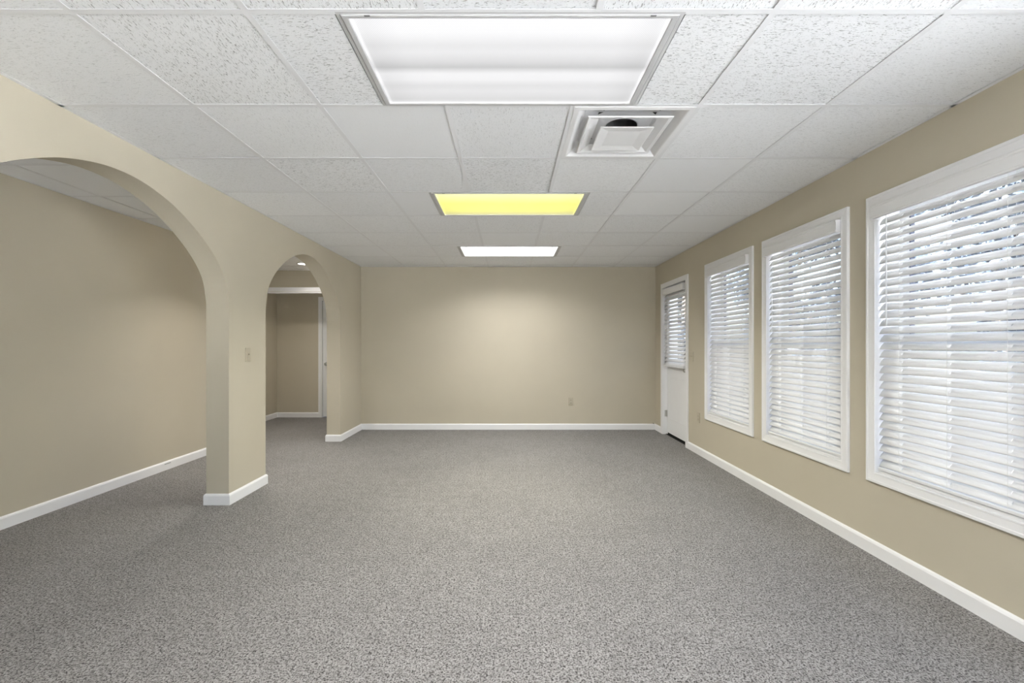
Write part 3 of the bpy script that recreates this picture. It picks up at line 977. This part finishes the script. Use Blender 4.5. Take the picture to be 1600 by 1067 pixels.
# short cable end above the baseboard
cs = thing('cable_stub', 'tiny dark cable end above the far baseboard near the door corner', 'cable', (2.117, YB, 0.093))
bm = nb(); tube(bm, (0, 0.0, 0), (0, -0.018, -0.002), 0.006, 0.005, 10)
obj('sheath', bm, M['dark'], cs)
bm = nb(); tube(bm, (0, -0.018, -0.002), (0.003, -0.026, -0.004), 0.0022, n=8)
obj('wire', bm, M['nickel'], cs)

# ------------------------------------------------------------------ outside: paving, trees
def simple(name, c0, c1, scale, rough=0.8):
    m, nt, b = new_mat(name)
    c = ramp(nt, noise(nt, obj_coord(nt), scale, 4.0, 0.6), [(0.35, c0), (0.65, c1)])
    nt.links.new(c, b.inputs['Base Color'])
    b.inputs['Roughness'].default_value = rough
    return m
M['bounce_paving'] = simple('bounce_concrete', (0.59, 0.59, 0.585), (0.69, 0.69, 0.685), 3.0, 0.9)  # pale ground added as a bounce surface for sunlight
M['dim_ground'] = simple('dark_ground', (0.07, 0.065, 0.06), (0.13, 0.12, 0.11), 6.0, 0.95)  # ground kept dark to cut light bounced onto the blinds
M['bark'] = simple('bark_grey', (0.10, 0.085, 0.07), (0.20, 0.17, 0.14), 14.0, 0.95)
M['leaf'] = simple('leaf_blue_green', (0.04, 0.056, 0.08), (0.085, 0.115, 0.16), 1.5, 0.45)
bm = nb(); box(bm, XR + WT, 40, 1.5, 45, -0.30, -0.15)
tag(obj('ground', bm, M['dim_ground']), 'ground outside the windows, made dark to limit light on the blinds', 'ground', kind='structure')
bm = nb(); box(bm, -20, XR + WT, -30, YF - 0.12, -0.30, -0.15); box(bm, XR + WT, 40, -30, 1.5, -0.30, -0.15)
tag(obj('ground', bm, M['bounce_paving']), 'pale concrete forecourt added to bounce sunlight in through the added glazing', 'ground', kind='structure')

def tree(label, x, y, h, spread, seed):
    rnd = random.Random(seed)
    t = thing('tree', label, 'tree', (x, y, -0.15), 'trees outside the windows')
    bm = nb()
    pts = [Vector((0, 0, 0)), Vector((rnd.uniform(-.1, .1), rnd.uniform(-.1, .1), h * 0.3)), Vector((rnd.uniform(-.2, .2), rnd.uniform(-.2, .2), h * 0.6)), Vector((0, 0, h * 0.92))]
    for i in range(3):
        tube(bm, pts[i], pts[i + 1], 0.16 * (1 - i * 0.28), 0.16 * (1 - (i + 1) * 0.28), 9)
    obj('trunk', bm, M['bark'], t)
    blobs = []
    for k in range(16):
        z = h * rnd.uniform(0.12, 0.98)
        rr = spread * (1.0 - 0.65 * abs(z / h - 0.45))
        a = rnd.uniform(0, 2 * math.pi)
        c = Vector((math.cos(a) * rr * rnd.uniform(0.25, 0.9), math.sin(a) * rr * rnd.uniform(0.25, 0.9), z))
        bm = nb(); tube(bm, (c.x * 0.05, c.y * 0.05, max(0.2, z - 0.5 * rr)), c, 0.04, 0.012, 6)
        obj('branch', bm, M['bark'], t)
        blobs.append((c, rnd.uniform(0.45, 0.8) * spread * 0.62))
    verts, faces = [], []
    for c, r in blobs:
        for _ in range(520):
            d = Vector((rnd.gauss(0, 1), rnd.gauss(0, 1), rnd.gauss(0, 0.8))).normalized() * r * rnd.random() ** 0.4
            p = c + d
            if p.z < 0.15: continue
            u = Vector((rnd.gauss(0, 1), rnd.gauss(0, 1), rnd.gauss(0, 1))).normalized()
            w = u.cross(Vector((rnd.gauss(0, 1), rnd.gauss(0, 1), rnd.gauss(0, 1)))).normalized()
            s = rnd.uniform(0.07, 0.13)
            i = len(verts)
            verts += [tuple(p - u * s), tuple(p + w * s * 0.45), tuple(p + u * s), tuple(p - w * s * 0.45)]
            faces.append((i, i + 1, i + 2, i + 3))
    me = bpy.data.meshes.new('foliage')
    me.from_pydata(verts, [], faces)
    o = link_mesh('foliage', me, M['leaf'], t)
    o['kind'] = 'stuff'
TREES = [('leafy tree outside the window nearest the viewer', 8.0, 5.5, 6.5, 1.7, 3),
         ('leafy tree outside the middle window', 10.5, 9.6, 7.4, 1.9, 5),
         ('leafy tree outside the gap between the middle and far windows', 8.8, 13.8, 6.6, 1.9, 8),
         ('leafy tree outside the window next to the door', 11.0, 18.2, 7.6, 2.0, 11),
         ('leafy tree outside the exterior door', 9.0, 23.0, 7.0, 2.0, 14)]
for a in TREES: tree(*a)
